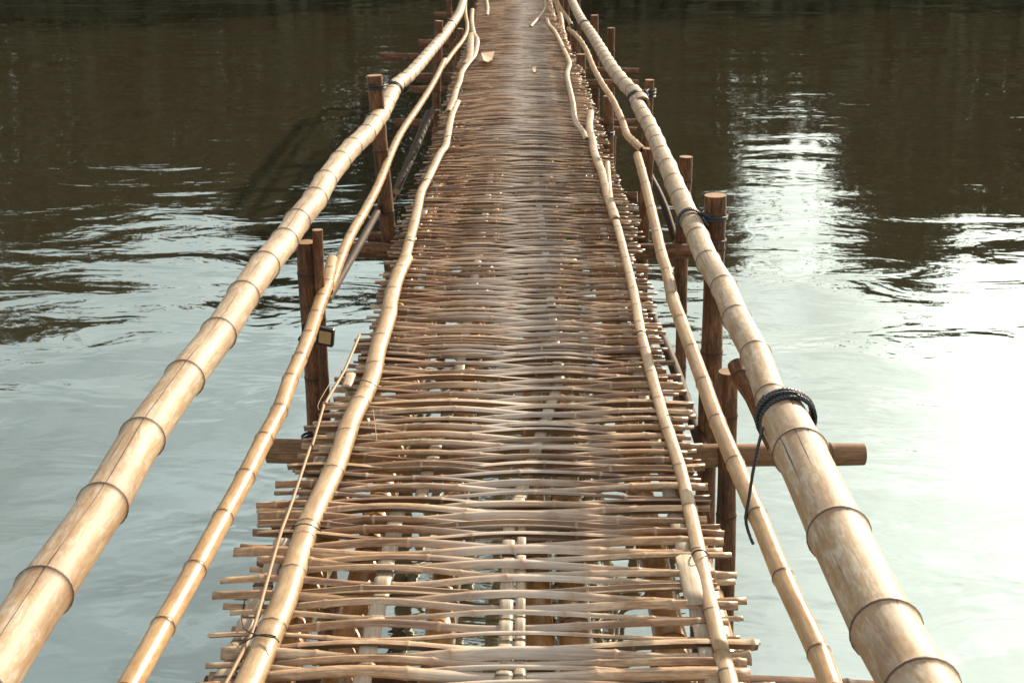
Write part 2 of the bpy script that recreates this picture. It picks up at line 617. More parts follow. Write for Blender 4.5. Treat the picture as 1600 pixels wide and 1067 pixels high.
def ground_mat():
    m, n, b = mat_new('bank_earth')
    tc = N(n, 'ShaderNodeTexCoord')
    t = noise_n(n, tc.outputs['Object'], 0.6, 6, 0.65)
    n.links.new(ramp(n, [(0.35, (0.035, 0.03, 0.016)), (0.65, (0.05, 0.06, 0.02))], t), b.inputs['Base Color'])
    b.inputs['Roughness'].default_value = 0.95
    return m


BY = 50.0
bank = grid_sheet('river_bank', list(range(-300, 301, 20)), [BY - 4, BY - 2, BY, BY + 4, BY + 7, BY + 10, BY + 13, BY + 40, BY + 120, BY + 600],
                  lambda x, y: -0.6 + 1.6 * min(1, max(0, (y - BY + 4) / 5)) + 5.2 * min(1, max(0, (y - BY - 5) / 8)) + 0.01 * max(0, y - BY)
                  + 0.25 * mnoise.noise(Vector((x * 0.08, y * 0.1, 0))), ground_mat())
bank['kind'] = 'structure'


def leaf_mat():
    m, n, b = mat_new('foliage')
    geo = N(n, 'ShaderNodeNewGeometry')
    t = noise_n(n, geo.outputs['Position'], 0.5, 3, 0.6)
    n.links.new(ramp(n, [(0.35, (0.050, 0.041, 0.014)), (0.7, (0.095, 0.080, 0.028))], t), b.inputs['Base Color'])
    b.inputs['Roughness'].default_value = 0.6
    return m


# far wood along the bank, known in the picture only by its reflection
def far_wood():
    rr = random.Random(5)
    V, Fc, mi = [], [], []
    def leaf(c, s):
        n_ = Vector((rr.gauss(0, 1), rr.gauss(0, 1), rr.gauss(0, 0.8))).normalized()
        u = n_.orthogonal().normalized()
        a = rr.uniform(0, 6.28)
        u = (u * math.cos(a) + n_.cross(u) * math.sin(a))
        v = n_.cross(u)
        k = len(V)
        V.extend([c - u * s, c + v * s * 0.55, c + u * s, c - v * s * 0.55])
        Fc.append((k, k + 1, k + 2, k + 3))
        mi.append(0)
    def limb(p, q, r0, r1):
        v, f, _ = tube_data([p, (np.array(p) + np.array(q)) / 2 + np.array([rr.uniform(-.15, .15), rr.uniform(-.15, .15), 0]), q], r0, 6, (1, 0, 0), 1.0, r1 / r0)
        k = len(V)
        V.extend(Vector(x) for x in v)
        Fc.extend(tuple(i + k for i in x) for x in f)
        mi.extend([1] * len(f))
    def tree(x, y, h, cw, dens=1.0, low=0.12):
        limb((x, y, 0.2), (x + rr.uniform(-.4, .4), y, h * 0.75), 0.028 * h, 0.008 * h)
        clumps = int(34 * dens)
        for _ in range(clumps):
            t = rr.random() ** 0.8
            zz = h * (low + (1 - low) * t)
            ww = cw * (math.sin(math.pi * min(1, 0.18 + 0.80 * t)) ** 0.7)
            a = rr.uniform(0, 6.28)
            q = math.sqrt(rr.random())
            c = Vector((x + ww * q * math.cos(a), y + ww * q * math.sin(a) * 0.8, zz - 0.4))
            limb((x, y, max(0.5, zz * 0.7)), tuple(c), 0.006 * h, 0.002 * h)
            cr = 0.10 * h * rr.uniform(0.6, 1.2)
            for _ in range(int(120 * dens)):
                p = Vector((rr.gauss(0, 0.5), rr.gauss(0, 0.5), rr.gauss(0, 0.42)))
                leaf(c + p * cr * 1.25, rr.uniform(0.16, 0.34))
    # (picture column of the reflection, tallest reflected row) -> place and height
    spec = [(-420, 430, 3.2), (-260, 500, 3.6), (-120, 480, 3.6), (-10, 500, 3.4), (85, 440, 3.0), (170, 400, 2.6), (235, 345, 2.4), (330, 340, 2.6),
            (420, 400, 2.8), (500, 410, 2.8), (580, 400, 2.8), (660, 420, 2.8), (740, 440, 3.0), (820, 430, 3.0), (900, 440, 3.0),
            (980, 420, 2.8), (1055, 430, 2.8), (1092, 410, 1.7), (1190, 240, 2.4), (1275, 225, 2.2), (1340, 320, 1.2), (1390, 470, 2.0),
            (1440, 390, 1.8), (1500, 330, 2.0), (1580, 390, 2.2), (1650, 350, 2.2), (1740, 330, 2.4), (1850, 380, 3.0), (2000, 420, 3.2)]
    for px, py, cw in spec:
        Y = BY + rr.uniform(2, 6)
        d = ray(px, py)
        x = d.x / d.y * Y
        el = -d.z / math.hypot(d.x, d.y)
        h = el * math.hypot(x, Y) - CAM.z
        tree(x, Y, h, cw, 1.0 if py > 250 else 0.8)
    # undergrowth that closes the foot of the wood
    for i in range(9000):
        x = rr.uniform(-42, 46)
        leaf(Vector((x, BY + rr.uniform(0, 5), 0.4 + abs(rr.gauss(0, 2.6)))), rr.uniform(0.25, 0.5))
    for i in range(150):
        x = rr.uniform(-42, 46)
        limb((x, BY + 5, 0.3), (x + rr.uniform(-.5, .5), BY + 5, 4 + rr.random() * 2), 0.1, 0.05)
    o = build('far_wood', V, Fc, [leaf_mat(), M['post']], None, mi, smooth=False)
    o['kind'] = 'stuff'
    o['label'] = 'dark wood along the far bank, mirrored as a brown green mass in the water'
    o['category'] = 'wood'
    return o


far_wood()

# ================================================================== the bridge
bridge = empty('bamboo_bridge', None, (0, 0, 0))
bridge['label'] = 'long narrow footbridge of woven bamboo slats with lashed bamboo handrails over the water'
bridge['category'] = 'bridge'


def lerp_tab(tab, y):
    ys = [t[0] for t in tab]
    return float(np.interp(y, ys, [t[1] for t in tab]))


# deck outline: picture points of slat ends -> (y, x) on the deck plane
LE = [(318, 1067), (335, 1045), (350, 950), (400, 850), (425, 795), (468, 725), (505, 650), (545, 570), (572, 520), (602, 430), (622, 375),
      (645, 300), (665, 255), (684, 215), (697, 165), (713, 115), (728, 70), (742, 25), (748, 0)]
RE = [(1190, 1067), (1165, 985), (1140, 930), (1118, 860), (1105, 790), (1086, 700), (1068, 620), (1045, 545), (1025, 490), (1004, 400), (992, 330),
      (966, 280), (944, 225), (926, 170), (906, 105), (885, 60), (866, 25), (860, 0)]
ltab = sorted((onz(x, y, ZD).y, onz(x, y, ZD).x) for x, y in LE)
rtab = sorted((onz(x, y, ZD).y, onz(x, y, ZD).x) for x, y in RE)


def zdeck(y):
    return ZD + 0.012 * math.sin(y * 0.9) + 0.008 * math.sin(y * 2.3 + 1)


def warp_x(j, y):
    jog = y > 2.95
    if j == 0:
        return float(np.interp(y, [1, 2.3, 4, 8, 25], [-.61, -.605, -.56, -.50, -.5]))
    if j == 1:
        return float(np.interp(y, [2.95, 3.9, 6, 25], [-.285, -.235, -.22, -.22])) if jog else -.33
    if j == 2:
        return float(np.interp(y, [2.95, 3.9, 5, 7, 25], [-.03, .10, .08, .03, .02])) if jog else -.047
    return float(np.interp(y, [1, 3, 8, 25], [.375, .37, .33, .25]))


AMP = 0.0088
deck = empty('woven_deck', bridge)


def weave_z(i, x, y, amp=AMP):
    xs = [warp_x(j, y) for j in range(4)]
    sg = [1 if (i + j) % 2 == 0 else -1 for j in range(4)]
    if x <= xs[0]:
        return amp * sg[0] * max(-0.2, 1 - (xs[0] - x) / 0.2)
    if x >= xs[3]:
        return amp * sg[3] * max(-0.2, 1 - (x - xs[3]) / 0.2)
    for j in range(3):
        if xs[j] <= x <= xs[j + 1]:
            t = (x - xs[j]) / (xs[j + 1] - xs[j])
            t = (1 - math.cos(math.pi * t)) / 2
            return amp * (sg[j] * (1 - t) + sg[j + 1] * t)
    return 0


def slat_prof(kind, wd, th):
    if kind == 0:      # whole thin cane, slightly crushed
        return [(wd / 2 * math.cos(a), th / 2 * math.sin(a)) for a in np.linspace(0, 2 * math.pi, 9)[:-1]]
    if kind in (1, 3):  # split, round side up (3: tipped back so that the cut side faces along the deck)
        return [(wd / 2, -th * .35), (wd * .42, th * .1), (wd * .2, th * .42), (0, th * .5), (-wd * .2, th * .42), (-wd * .42, th * .1), (-wd / 2, -th * .35), (0, -th * .1)]
    # split, hollow side up: a shallow trough with two rims
    return [(wd / 2, th * .42), (wd * .36, th * .5), (wd * .15, th * .12), (-wd * .15, th * .12), (-wd * .36, th * .5), (-wd / 2, th * .42), (-wd * .3, -th * .4), (wd * .3, -th * .4)]


def slat_data(i, y, thick, rr, amp=AMP, xl=None, xr=None, dz=0.0, skew=0.0, wig=0.004, kinds=(0, 1, 1, 2), nx=26):
    xl = (lerp_tab(ltab, y) + rr.uniform(-.035, .035)) if xl is None else xl
    xr = (lerp_tab(rtab, y) + rr.uniform(-.045, .03)) if xr is None else xr
    kind = rr.choice(kinds)
    wd = thick * rr.uniform(0.9, 1.3)
    th = thick * rr.uniform(0.6, 0.9) if kind != 2 else thick * rr.uniform(0.55, 0.75)
    roll = rr.gauss(-0.75, 0.25) if kind == 3 else rr.gauss(0.0, 0.3)
    ph = rr.uniform(0, 99)
    bow = rr.gauss(0.03, 0.022)
    pts = []
    for k in range(nx):
        x = xl + (xr - xl) * k / (nx - 1)
        yy = y + skew * x + wig * mnoise.noise(Vector((x * 2.6, ph, 0))) * 2.4
        far = min(1.0, max(0.0, (y - 5.0) / 3.5))
        t_ = (x - xl) / (xr - xl)
        yy += far * bow * (1 - (2 * t_ - 1) ** 2)
        zz = zdeck(y) + dz + far * 0.022 * (1 - (2 * t_ - 1) ** 2) + weave_z(i, x, y, amp * (1 - 0.55 * far)) + 0.0022 * mnoise.noise(Vector((x * 4.0, ph, 5)))
        pts.append((x, yy, zz))
    pr = slat_prof(kind, wd, th)
    c, s = math.cos(roll), math.sin(roll)
    pr = [(u * c - v * s, u * s + v * c) for u, v in pr]
    tp = rr.uniform(0.72, 1.0)
    flip = rr.random() < 0.5
    f = lambda t: [(u * (tp + (1 - tp) * (1 - t if flip else t)), v * (tp + (1 - tp) * (1 - t if flip else t))) for u, v in pr]
    v, fc, cy, nd = sweep_data(pts, f, step=(xr - xl) / (nx - 1) * 0.9, spacing=rr.uniform(0.2, 0.36), seed=rr.randrange(10 ** 6), node_gain=rr.uniform(0.06, 0.26))
    off = rr.uniform(0, 60)
    cy = [(a, b, c_ + off) for a, b, c_ in cy]
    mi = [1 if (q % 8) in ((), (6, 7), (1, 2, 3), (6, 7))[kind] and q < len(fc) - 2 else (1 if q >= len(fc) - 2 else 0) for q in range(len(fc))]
    return v, fc, cy, nd, rr.random(), (8, [[], [0, 6], [0, 1, 4, 5], [0, 6]][kind]), mi


y, i, rr = 1.15, 0, random.Random(21)
n_parts = 0
rest = []
while y < 23.0:
    far = min(1.0, max(0.0, (y - 2.8) / 4.5))
    thick = 0.0225 * (1 - far) + 0.0122 * far
    thick *= rr.uniform(0.72, 1.28)
    args = dict(rr=rr, skew=rr.gauss(0.012, 0.016) * (1 - 0.4 * far), wig=0.0035 + 0.007 * far)
    if n_parts < 300:
        v, f, cy, nd, rd, sh, mi = slat_data(i, y, thick, kinds=(0, 1, 3, 3, 2, 1) if y < 5 else (0, 0, 1, 3, 2), **args)
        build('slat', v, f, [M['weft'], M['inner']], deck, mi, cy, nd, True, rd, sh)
        n_parts += 1
    else:
        rest.append(slat_data(i, y, thick, nx=18, **args))
    i += 1
    y += (0.0300 + 0.0065 * far) * rr.choice((rr.uniform(0.55, 0.9), rr.uniform(0.9, 1.2), rr.uniform(1.1, 1.5)))


def merge(name, datas, mat, parent):
    V, Fc, Cy, Nd, Rd = [], [], [], [], []
    for v, f, cy, nd, rd, _, _ in datas:
        Rd += [rd] * len(v)
        k = len(V)
        V += list(v)
        Cy += list(cy)
        Nd += list(nd)
        Fc += [tuple(q + k for q in x) for x in f]
    return build(name, V, Fc, [mat], parent, None, Cy, Nd, True, Rd)


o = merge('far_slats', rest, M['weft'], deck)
o['kind'] = 'stuff'
# thin twigs stuffed in between the slats, densest on the far half
tw = []
y = 3.4
while y < 23:
    far = min(1.0, max(0.0, (y - 4.5) / 3.5))
    for _ in range(1 + (rr.random() < 0.5 * far)):
        L, Rr = lerp_tab(ltab, y), lerp_tab(rtab, y)
        wdt = rr.uniform(0.35, 0.95) * (Rr - L)
        x0 = rr.uniform(L - 0.03, Rr + 0.03 - wdt)
        tw.append(slat_data(rr.randrange(2), y + rr.uniform(-.02, .02), 0.0125 * rr.uniform(0.7, 1.2), rr, amp=AMP * 0.7, xl=x0, xr=x0 + wdt,
                            dz=rr.uniform(-0.014, 0.004) - 0.006 * (1 - far), skew=rr.gauss(0, 0.035), wig=0.012, kinds=(0, 1), nx=12))
    y += 0.085 - 0.035 * far
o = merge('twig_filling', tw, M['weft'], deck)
o['kind'] = 'stuff'


# long flat strips that the slats are woven round
def warp_strip(j, y0, y1, wd, x_off=0.0, z_off=0.0):
    pts = []
    k = y0
    idx = 0
    yy, ii, r2 = 1.15, 0, None
    n = int((y1 - y0) / 0.0225)
    for q in range(n + 1):
        y_ = y0 + (y1 - y0) * q / n
        z_ = zdeck(y_) + AMP * 0.75 * (1 if q % 4 < 2 else -1) * (1 if q % 2 else 0.4) + z_off
        pts.append((warp_x(j, y_) + x_off, y_, z_))
    pr = [(-wd / 2, -.002), (-wd / 2, .002), (-wd * .2, .0035), (wd * .2, .0035), (wd / 2, .002), (wd / 2, -.002)]
    v, f, cy, nd = sweep_data(pts, pr, step=0.02, spacing=0.4, seed=j)
    return build('long_strip', v, f, [M['warp']], deck, None, cy, nd)


for j in range(4):
    warp_strip(j, 1.1, 2.9, 0.038 if j != 2 else 0.030, 0.0)
    if j == 2:
        warp_strip(j, 1.1, 2.87, 0.022, 0.031, 0.001)
    warp_strip(j, 2.96, 7.2, 0.034, 0.0, -0.005 if j == 2 else -0.012)
    warp_strip(j, 7.3, 22.5, 0.03, 0.0, -0.012)


# split poles lying along both edges of the deck
def edge_pole(px, wd, ht, z=0.022, name='edge_pole', ext=None, mat='edge', spacing=0.27, seed=0):
    pts = [onz(a, b, ZD + z) for a, b in px]
    if ext:
        d = (pts[0] - pts[1]).normalized()
        pts = [pts[0] + d * ext] + pts
    for k, p in enumerate(pts):
        p.z += 0.004 * math.sin(k * 2.1 + seed)
    v, f, cy, nd = sweep_data(pts, half_prof(wd, ht, 0.005), spacing=spacing, seed=seed, node_gain=0.07)
    return build(name, v, f, [M[mat]], deck, None, cy, nd)


edge_pole([(388, 1067), (420, 997), (445, 937), (480, 824), (524, 732), (549, 659), (578, 597), (591, 546), (606, 499), (611, 467), (621, 435), (635, 405)],
          0.060, 0.026, ext=1.0, seed=3)
edge_pole([(627, 420), (634, 400), (641, 375), (647, 350), (653, 324), (658, 303), (667, 283), (679, 259), (688, 242), (696, 229), (700, 210), (703, 195), (707, 178), (715, 160)],
          0.047, 0.022, 0.026, seed=4, spacing=0.33)
edge_pole([(701, 176), (708, 159), (713, 141), (718, 128), (722, 114), (733, 98), (741, 87), (745, 73), (745, 62), (740, 52), (737, 34), (738, 16)],
          0.050, 0.022, 0.028, seed=5, spacing=0.35)
edge_pole([(727, 103), (734, 92), (735, 70), (737, 55)], 0.075, 0.03, 0.02, seed=6, spacing=0.4)
edge_pole([(761, 25), (762, 14), (760, 0), (757, -14)], 0.04, 0.018, 0.03, seed=7)
edge_pole([(1141, 1067), (1128, 1019), (1115, 969), (1105, 923), (1091, 856), (1080, 810), (1066, 743), (1053, 700), (1036, 651), (1021, 595), (1008, 546),
           (1000, 515), (990, 455), (978, 406), (965, 357), (951, 312)], 0.036, 0.012, 0.026, ext=1.0, seed=8, spacing=0.24)
edge_pole([(962, 345), (951, 310), (942, 276), (934, 255), (928, 236), (926, 222), (922, 208), (921, 193), (923, 177)], 0.048, 0.020, 0.03, seed=9, spacing=0.3)
edge_pole([(954, 318), (952, 298), (950, 275), (949, 257)], 0.032, 0.022, 0.026, seed=10)
edge_pole([(917, 218), (909, 206), (902, 197), (897, 182), (895, 163), (890, 140), (886, 117), (890, 102), (888, 94), (883, 82), (875, 66), (866, 49), (857, 38), (854, 30)],
          0.042, 0.018, 0.03, seed=11, spacing=0.36)
edge_pole([(829, 42), (837, 34), (844, 25), (852, 12), (851, 0), (848, -10)], 0.036, 0.018, 0.034, seed=12, spacing=0.36)


# loose offcuts of strip wedged beside the edge poles
edge_pole([(1090, 948), (1080, 905), (1071, 868)], 0.052, 0.008, 0.024, name='strip_offcut', seed=13, spacing=2.0, mat='warp')
edge_pole([(540, 608), (544, 597), (548, 584)], 0.034, 0.008, 0.024, name='strip_offcut', seed=14, spacing=2.0, mat='warp')

# thick stringers under the mat
def stringer(x0, x1, r, y0, y1, seed, dz=0.0):
    n = 7
    pts = [(x0 + (x1 - x0) * k / n + rng.uniform(-.012, .012), y0 + (y1 - y0) * k / n, ZD - 0.035 - r - dz) for k in range(n + 1)]
    culm('stringer', pts, r, bridge, M['stringer'], spacing=0.24, seed=seed, segs=12, ridge=0.12)


for k, (x0, x1, r) in enumerate([(-.53, -.50, .034), (-.41, -.38, .040), (-.20, -.19, .036), (.022, .02, .034), (.112, .115, .038), (.315, .30, .038), (.43, .40, .03)]):
    stringer(x0, x1, r, 1.0, 8.2 + 0.3 * k, 40 + k)
    stringer(x1, x1 * 0.9, r, 8.0 + 0.3 * k, 22.5, 60 + k, 0.01)


# ------------------------------------------------------------------ handrails
def rail(px, zs, r, mat, name='handrail', ext=0.0, nodes=None, **kw):
    """px: picture points, zs: height over the deck at first and last"""
    n = len(px)
    tot = [0.0]
    for k in range(1, n):
        tot.append(tot[-1] + math.hypot(px[k][0] - px[k - 1][0], px[k][1] - px[k - 1][1]) / (px[k][1] + 200))
    pts = [onz(a, b, ZD + zs[0] + (zs[1] - zs[0]) * t / tot[-1]) for (a, b), t in zip(px, tot)]
    if ext:
        d = (pts[0] - pts[1]).normalized()
        pts = [pts[0] + d * ext] + pts
    return culm(name, pts, r, bridge, M[mat], nodes=nodes, **kw)


HL, HR, HT = 0.47, 0.42, 0.225
bl, bl_i = rail([(-40, 1090), (68, 925), (160, 790), (222, 685), (288, 592), (341, 523), (380, 463), (413, 416), (444, 378), (464, 347), (492, 312), (508, 284), (531, 253),
                 (550, 231), (572, 210), (584, 194), (596, 178), (603, 164), (611, 148), (620, 133)], (HL, 0.42), 0.0425, 'rail', nodes='ctrl', segs=24, seed=1, ext=0.6)
bl2, _ = rail([(606, 150), (622, 131), (637, 120), (656, 100), (673, 80), (691, 59), (705, 40), (716, 24), (722, 9), (725, -3), (729, -20), (733, -36)], (0.425, 0.28), 0.040, 'rail',
              segs=20, seed=2, spacing=0.27)
br, br_i = rail([(1440, 1080), (1385, 985), (1311, 836), (1251, 708), (1222, 650)], (HR, HR), 0.052, 'rail', nodes='ctrl', segs=24, seed=3, ext=0.6)
br2, br2_i = rail([(1240, 690), (1206, 624), (1181, 555), (1151, 498), (1131, 450), (1107, 410), (1091, 373), (1078, 343), (1064, 311), (1053, 286), (1044, 262), (1034, 242),
                   (1027, 224), (1020, 208), (1013, 193), (1005, 180), (997, 164), (991, 150)], (HR - 0.012, 0.40), 0.0365, 'rail', nodes='ctrl', segs=22, seed=4)
br3, _ = rail([(1004, 163), (996, 150), (978, 134), (955, 105), (937, 75), (922, 51), (911, 36), (901, 18), (893, 0), (886, -20), (881, -36)], (0.41, 0.28), 0.041, 'rail', segs=20, seed=5, spacing=0.3)
tl, _ = rail([(195, 1085), (254, 980), (304, 891), (348, 810), (383, 746), (412, 688), (436, 643), (453, 595), (468, 562), (482, 527), (493, 495), (502, 469), (511, 446),
              (515, 426), (519, 407)], (HT, HT), 0.0215, 'thin', name='lower_rail', nodes='ctrl', segs=18, seed=6, ext=0.7)
tl2, _ = rail([(512, 455), (523, 429), (536, 394), (551, 362), (566, 337), (578, 315), (589, 294), (600, 268), (611, 240), (622, 216), (636, 193), (654, 167), (670, 142), (683, 119),
               (691, 102), (695, 94)], (HT - 0.03, HT - 0.02), 0.0195, 'thin', name='lower_rail', segs=16, seed=7, spacing=0.3)
tl3, _ = rail([(690, 106), (698, 96), (709, 81), (722, 65), (729, 51), (730, 38), (728, 27), (727, 12), (729, -5), (732, -25)], (HT - 0.04, 0.15), 0.0185, 'thin', name='lower_rail', segs=14, seed=8, spacing=0.3)
tr, _ = rail([(1303, 1085), (1280, 1022), (1224, 903), (1184, 806), (1149, 725), (1121, 659), (1100, 600), (1081, 548), (1064, 502), (1051, 466), (1043, 427), (1034, 399),
              (1027, 368), (1018, 329), (1009, 291), (1003, 268), (996, 243)], (HT + 0.01, HT), 0.0205, 'thin', name='lower_rail', nodes='ctrl', segs=18, seed=9, ext=0.7)
tr2, _ = rail([(1004, 235), (989, 221), (979, 210), (973, 191), (964, 171), (955, 153), (943, 135), (935, 121), (929, 110), (923, 96), (916, 79), (907, 64), (898, 54), (888, 45)],
              (HT, HT - 0.02), 0.0195, 'thin', name='lower_rail', segs=16, seed=10, spacing=0.34)
tr3, _ = rail([(893, 40), (884, 25), (875, 12), (870, 0), (864, -12), (860, -28)], (HT - 0.02, 0.17), 0.0195, 'thin', name='lower_rail', segs=14, seed=11, spacing=0.34)


# ------------------------------------------------------------------ posts, beams, braces
def yz(px, d):
    return ony(px[0], px[1], d)


def post(top, bot, d, r, parent=bridge, name='post', mat='post', foot=True, lean=0.0, r1=None, seed=0, hollow=(False, False), spacing=0.36):
    a = ony(*top, d)
    b = ony(*bot, d + lean)
    k = (a - b)
    if foot:
        e = b + k * ((-0.5 - b.z) / k.z) if abs(k.z) > 0.01 else b
    else:
        e = b
    qs = [a + (e - a) * t + Vector((rng.uniform(-.009, .009), rng.uniform(-.009, .009), 0)) for t in (0.25, 0.5, 0.75)]
    return culm(name, [e, qs[2], qs[1], qs[0], a], r if r1 is None else r1, parent, M[mat], r1=r, up=(0.2, 1, 0.1), seed=seed + 100, segs=16, wob=0.17, ridge=0.05, hollow=hollow, spacing=spacing)[0]


P = {}
P['l1'] = post((478, 378), (493, 700), 4.12, 0.032, seed=1)
P['l1b'] = post((496, 359), (510, 640), 4.09, 0.016, seed=2)
P['l2'] = post((585, 118), (613, 420), 6.42, 0.040, seed=3)
P['l3'] = post((686, 33), (682, 215), 10.6, 0.034, seed=4)
P['l3b'] = post((681, 172), (684, 240), 10.1, 0.03, seed=5)
P['l4'] = post((719, 45), (714, 110), 14.2, 0.036, seed=6)
P['l4b'] = post((705, 30), (704, 90), 15.4, 0.03, seed=7)
P['l5'] = post((701, -12), (705, 60), 18.6, 0.036, seed=8)
P['l6'] = post((748, -14), (744, 12), 20.5, 0.04, seed=9)
P['r0'] = post((1138, 580), (1131, 900), 3.80, 0.0315, seed=10)
P['r0b'] = post((1150, 568), (1214, 700), 3.35, 0.026, seed=11, foot=False, name='prop', lean=-0.25)
P['r1'] = post((1118, 305), (1100, 800), 4.36, 0.039, seed=12)
P['r2'] = post((1072, 245), (1059, 620), 6.42, 0.032, seed=13)
P['r3'] = post((1013, 232), (1000, 440), 6.55, 0.028, seed=14)
P['r4'] = post((1015, 125), (1005, 420), 7.72, 0.030, seed=15)
P['r4b'] = post((950, 150), (953, 320), 9.3, 0.034, seed=16)
P['r5'] = post((955, 44), (956, 210), 12.6, 0.034, seed=17)
P['r6'] = post((908, 85), (908, 175), 11.9, 0.042, seed=18)
P['r6b'] = post((897, 50), (900, 120), 12.9, 0.036, seed=19)
P['r7'] = post((929, 24), (930, 120), 13.2, 0.036, seed=20)
P['r8'] = post((877, -12), (878, 60), 17.8, 0.036, seed=21)
P['r9'] = post((885, -20), (888, 40), 18.6, 0.03, seed=22)
P['r10'] = post((903, -14), (903, 30), 19.0, 0.03, seed=23)


def beam(xl, xr, py, d_h=1.75, r=0.036, mat='post', seed=0, name='cross_beam', yl=None, yr=None, hollow=(False, False)):
    """a log under the deck through picture points at its two ends; its height is 25 cm under the deck"""
    z = CAM.z - d_h
    a = onz(xl, py if yl is None else yl, z)
    b = onz(xr, py if yr is None else yr, z)
    b.y = a.y = (a.y + b.y) / 2
    mid = (a + b) / 2 + Vector((0, rng.uniform(-.02, .02), rng.uniform(-.012, .012)))
    return culm(name, [a, (a + mid) / 2 + Vector((0, 0, rng.uniform(-.008, .008))), mid, (b + mid) / 2 + Vector((0, rng.uniform(-.01, .01), rng.uniform(-.008, .008))), b], r, bridge, M[mat], seed=seed + 200, segs=16, wob=0.2, ridge=0.05, hollow=hollow, spacing=0.6)[0]


beam(424, 1357, 705, r=0.039, mat='log', seed=1, yl=692, yr=722)
beam(545, 1131, 391, r=0.040, seed=2)
beam(320, 1440, 1084, r=0.034, seed=3)
beam(617, 1000, 192, r=0.034, seed=4)
beam(594, 800, 89, r=0.04, seed=5)
beam(655, 820, 70, r=0.055, seed=6)
beam(679, 820, 24, r=0.045, seed=7)
beam(650, 900, 122, r=0.045, seed=8)
beam(800, 998, 113, r=0.042, seed=9)
beam(840, 997, 132, r=0.04, seed=10)
beam(860, 995, 206, r=0.036, seed=11)
beam(880, 996, 308, r=0.034, seed=12)
beam(576, 700, 371, d_h=1.72, r=0.03, seed=13)
beam(640, 700, 140, r=0.03, seed=14)


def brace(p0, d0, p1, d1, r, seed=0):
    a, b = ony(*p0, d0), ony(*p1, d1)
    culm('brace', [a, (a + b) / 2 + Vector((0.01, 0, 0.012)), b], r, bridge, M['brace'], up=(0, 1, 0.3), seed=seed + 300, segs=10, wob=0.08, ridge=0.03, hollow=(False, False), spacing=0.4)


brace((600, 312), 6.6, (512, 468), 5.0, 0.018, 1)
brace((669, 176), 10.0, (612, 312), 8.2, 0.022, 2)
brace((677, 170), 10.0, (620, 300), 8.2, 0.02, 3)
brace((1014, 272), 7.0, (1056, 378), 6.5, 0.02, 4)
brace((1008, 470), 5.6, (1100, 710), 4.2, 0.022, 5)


# ------------------------------------------------------------------ lashings
def rail_frame(px, z):
    return onz(px[0], px[1], ZD + z)


def lash(parent, c, axis, rad, turns, pitch, r, mat, extra=(), seed=1, name='lashing'):
    lst = [coil(c, axis, rad, turns, pitch, start=seed, jitter=0.0022, seed=seed)] + list(extra)
    return tubes(name, lst, r, parent, M[mat], segs=7, step=0.015)


# heavy black rope where the two right-hand rail poles overlap, with its loose tail
c = onz(1228, 652, ZD + HR)
ax = (onz(1206, 624, ZD + HR) - onz(1251, 708, ZD + HR)).normalized()
lash(br, c, ax, 0.0585, 7.2, 0.0078, 0.0039, 'rope', seed=3)
lash(br, c + Vector((-.002, -.006, 0.002)), ax + Vector((0.10, 0.02, 0.06)), 0.063, 2.6, 0.011, 0.0038, 'rope', seed=5)
tail = [ony(px, py, yy) for px, py, yy in ((1192, 668, 2.50), (1184, 700, 2.46), (1176, 740, 2.44), (1170, 780, 2.46), (1165, 808, 2.47), (1169, 830, 2.46), (1177, 850, 2.44))]
tube('rope_tail', tail, 0.0036, br, M['rope'], segs=7)

# right post and rail
c = onz(1078, 345, ZD + HR - 0.01)
ax = (onz(1064, 311, ZD + HR) - onz(1091, 373, ZD + HR)).normalized()
pc1, pc2 = ony(1117, 337, 4.36), ony(1115, 373, 4.36)
ex = [coil(pc1, (0.05, 0, 1), 0.0425, 2.2, 0.008, 0.4, seed=2), coil(pc2, (0.05, 0, 1), 0.0425, 1.1, 0.004, 0.2, seed=4),
      [c + Vector((0.034, 0, .026)), (c + pc1) / 2 + Vector((0, -.02, 0.02)), pc1 + Vector((-.02, -.04, 0))],
      [c + Vector((0.038, 0, .012)), (c + pc1) / 2 + Vector((0, -.025, 0.0)), pc1 + Vector((0.0, -.043, -0.012))],
      [ony(1096, 336, 4.3) + Vector((0, -.03, 0)), ony(1101, 345, 4.3) + Vector((0, -.04, 0)), ony(1106, 352, 4.28)]]
lash(P['r1'], c, ax, 0.0415, 3.2, 0.009, 0.0042, 'rope', ex, 7)

# left post at the joint of the two rail poles
c = onz(615, 142, ZD + 0.42)
ax = (onz(620, 133, ZD + 0.42) - onz(603, 164, ZD + 0.42)).normalized()
pc = ony(588, 134, 6.42)
ex = [coil(pc, (0, 0, 1), 0.044, 2.2, 0.012, 0.5, seed=8), [pc + Vector((0.02, -.045, 0)), (pc + c) / 2 + Vector((0, -.03, 0.02)), c + Vector((-.03, 0, 0.035))]]
lash(P['l2'], c, ax, 0.048, 2.3, 0.05, 0.0042, 'wire', ex, 9)

# right post at the far joint
c = onz(994, 156, ZD + 0.40)
ax = (onz(991, 150, ZD + 0.4) - onz(1005, 180, ZD + 0.4)).normalized()
pc = ony(1015, 146, 7.72)
ex = [coil(pc, (0, 0, 1), 0.034, 2.5, 0.02, 0.5, seed=12), [c + Vector((.03, 0, 0.03)), (pc + c) / 2 + Vector((0, -.03, 0.02)), pc + Vector((-.01, -.04, 0.03))],
      coil(c + Vector((0.045, -0.02, 0.035)), (1, 0, 0.3), 0.018, 2.5, 0.012, 0.0, seed=14)]
lash(P['r4'], c, ax, 0.047, 2.3, 0.02, 0.006, 'rope', ex, 10)

# wire ties on the far rails
for px, z, rr_, par in (((704, 40), 0.345, 0.043, bl2), ((914, 40), 0.34, 0.044, br3)):
    c = onz(*px, ZD + z)
    lash(par, c, (0.05, 1, 0), rr_, 1.1, 0.01, 0.006, 'wire', seed=4)

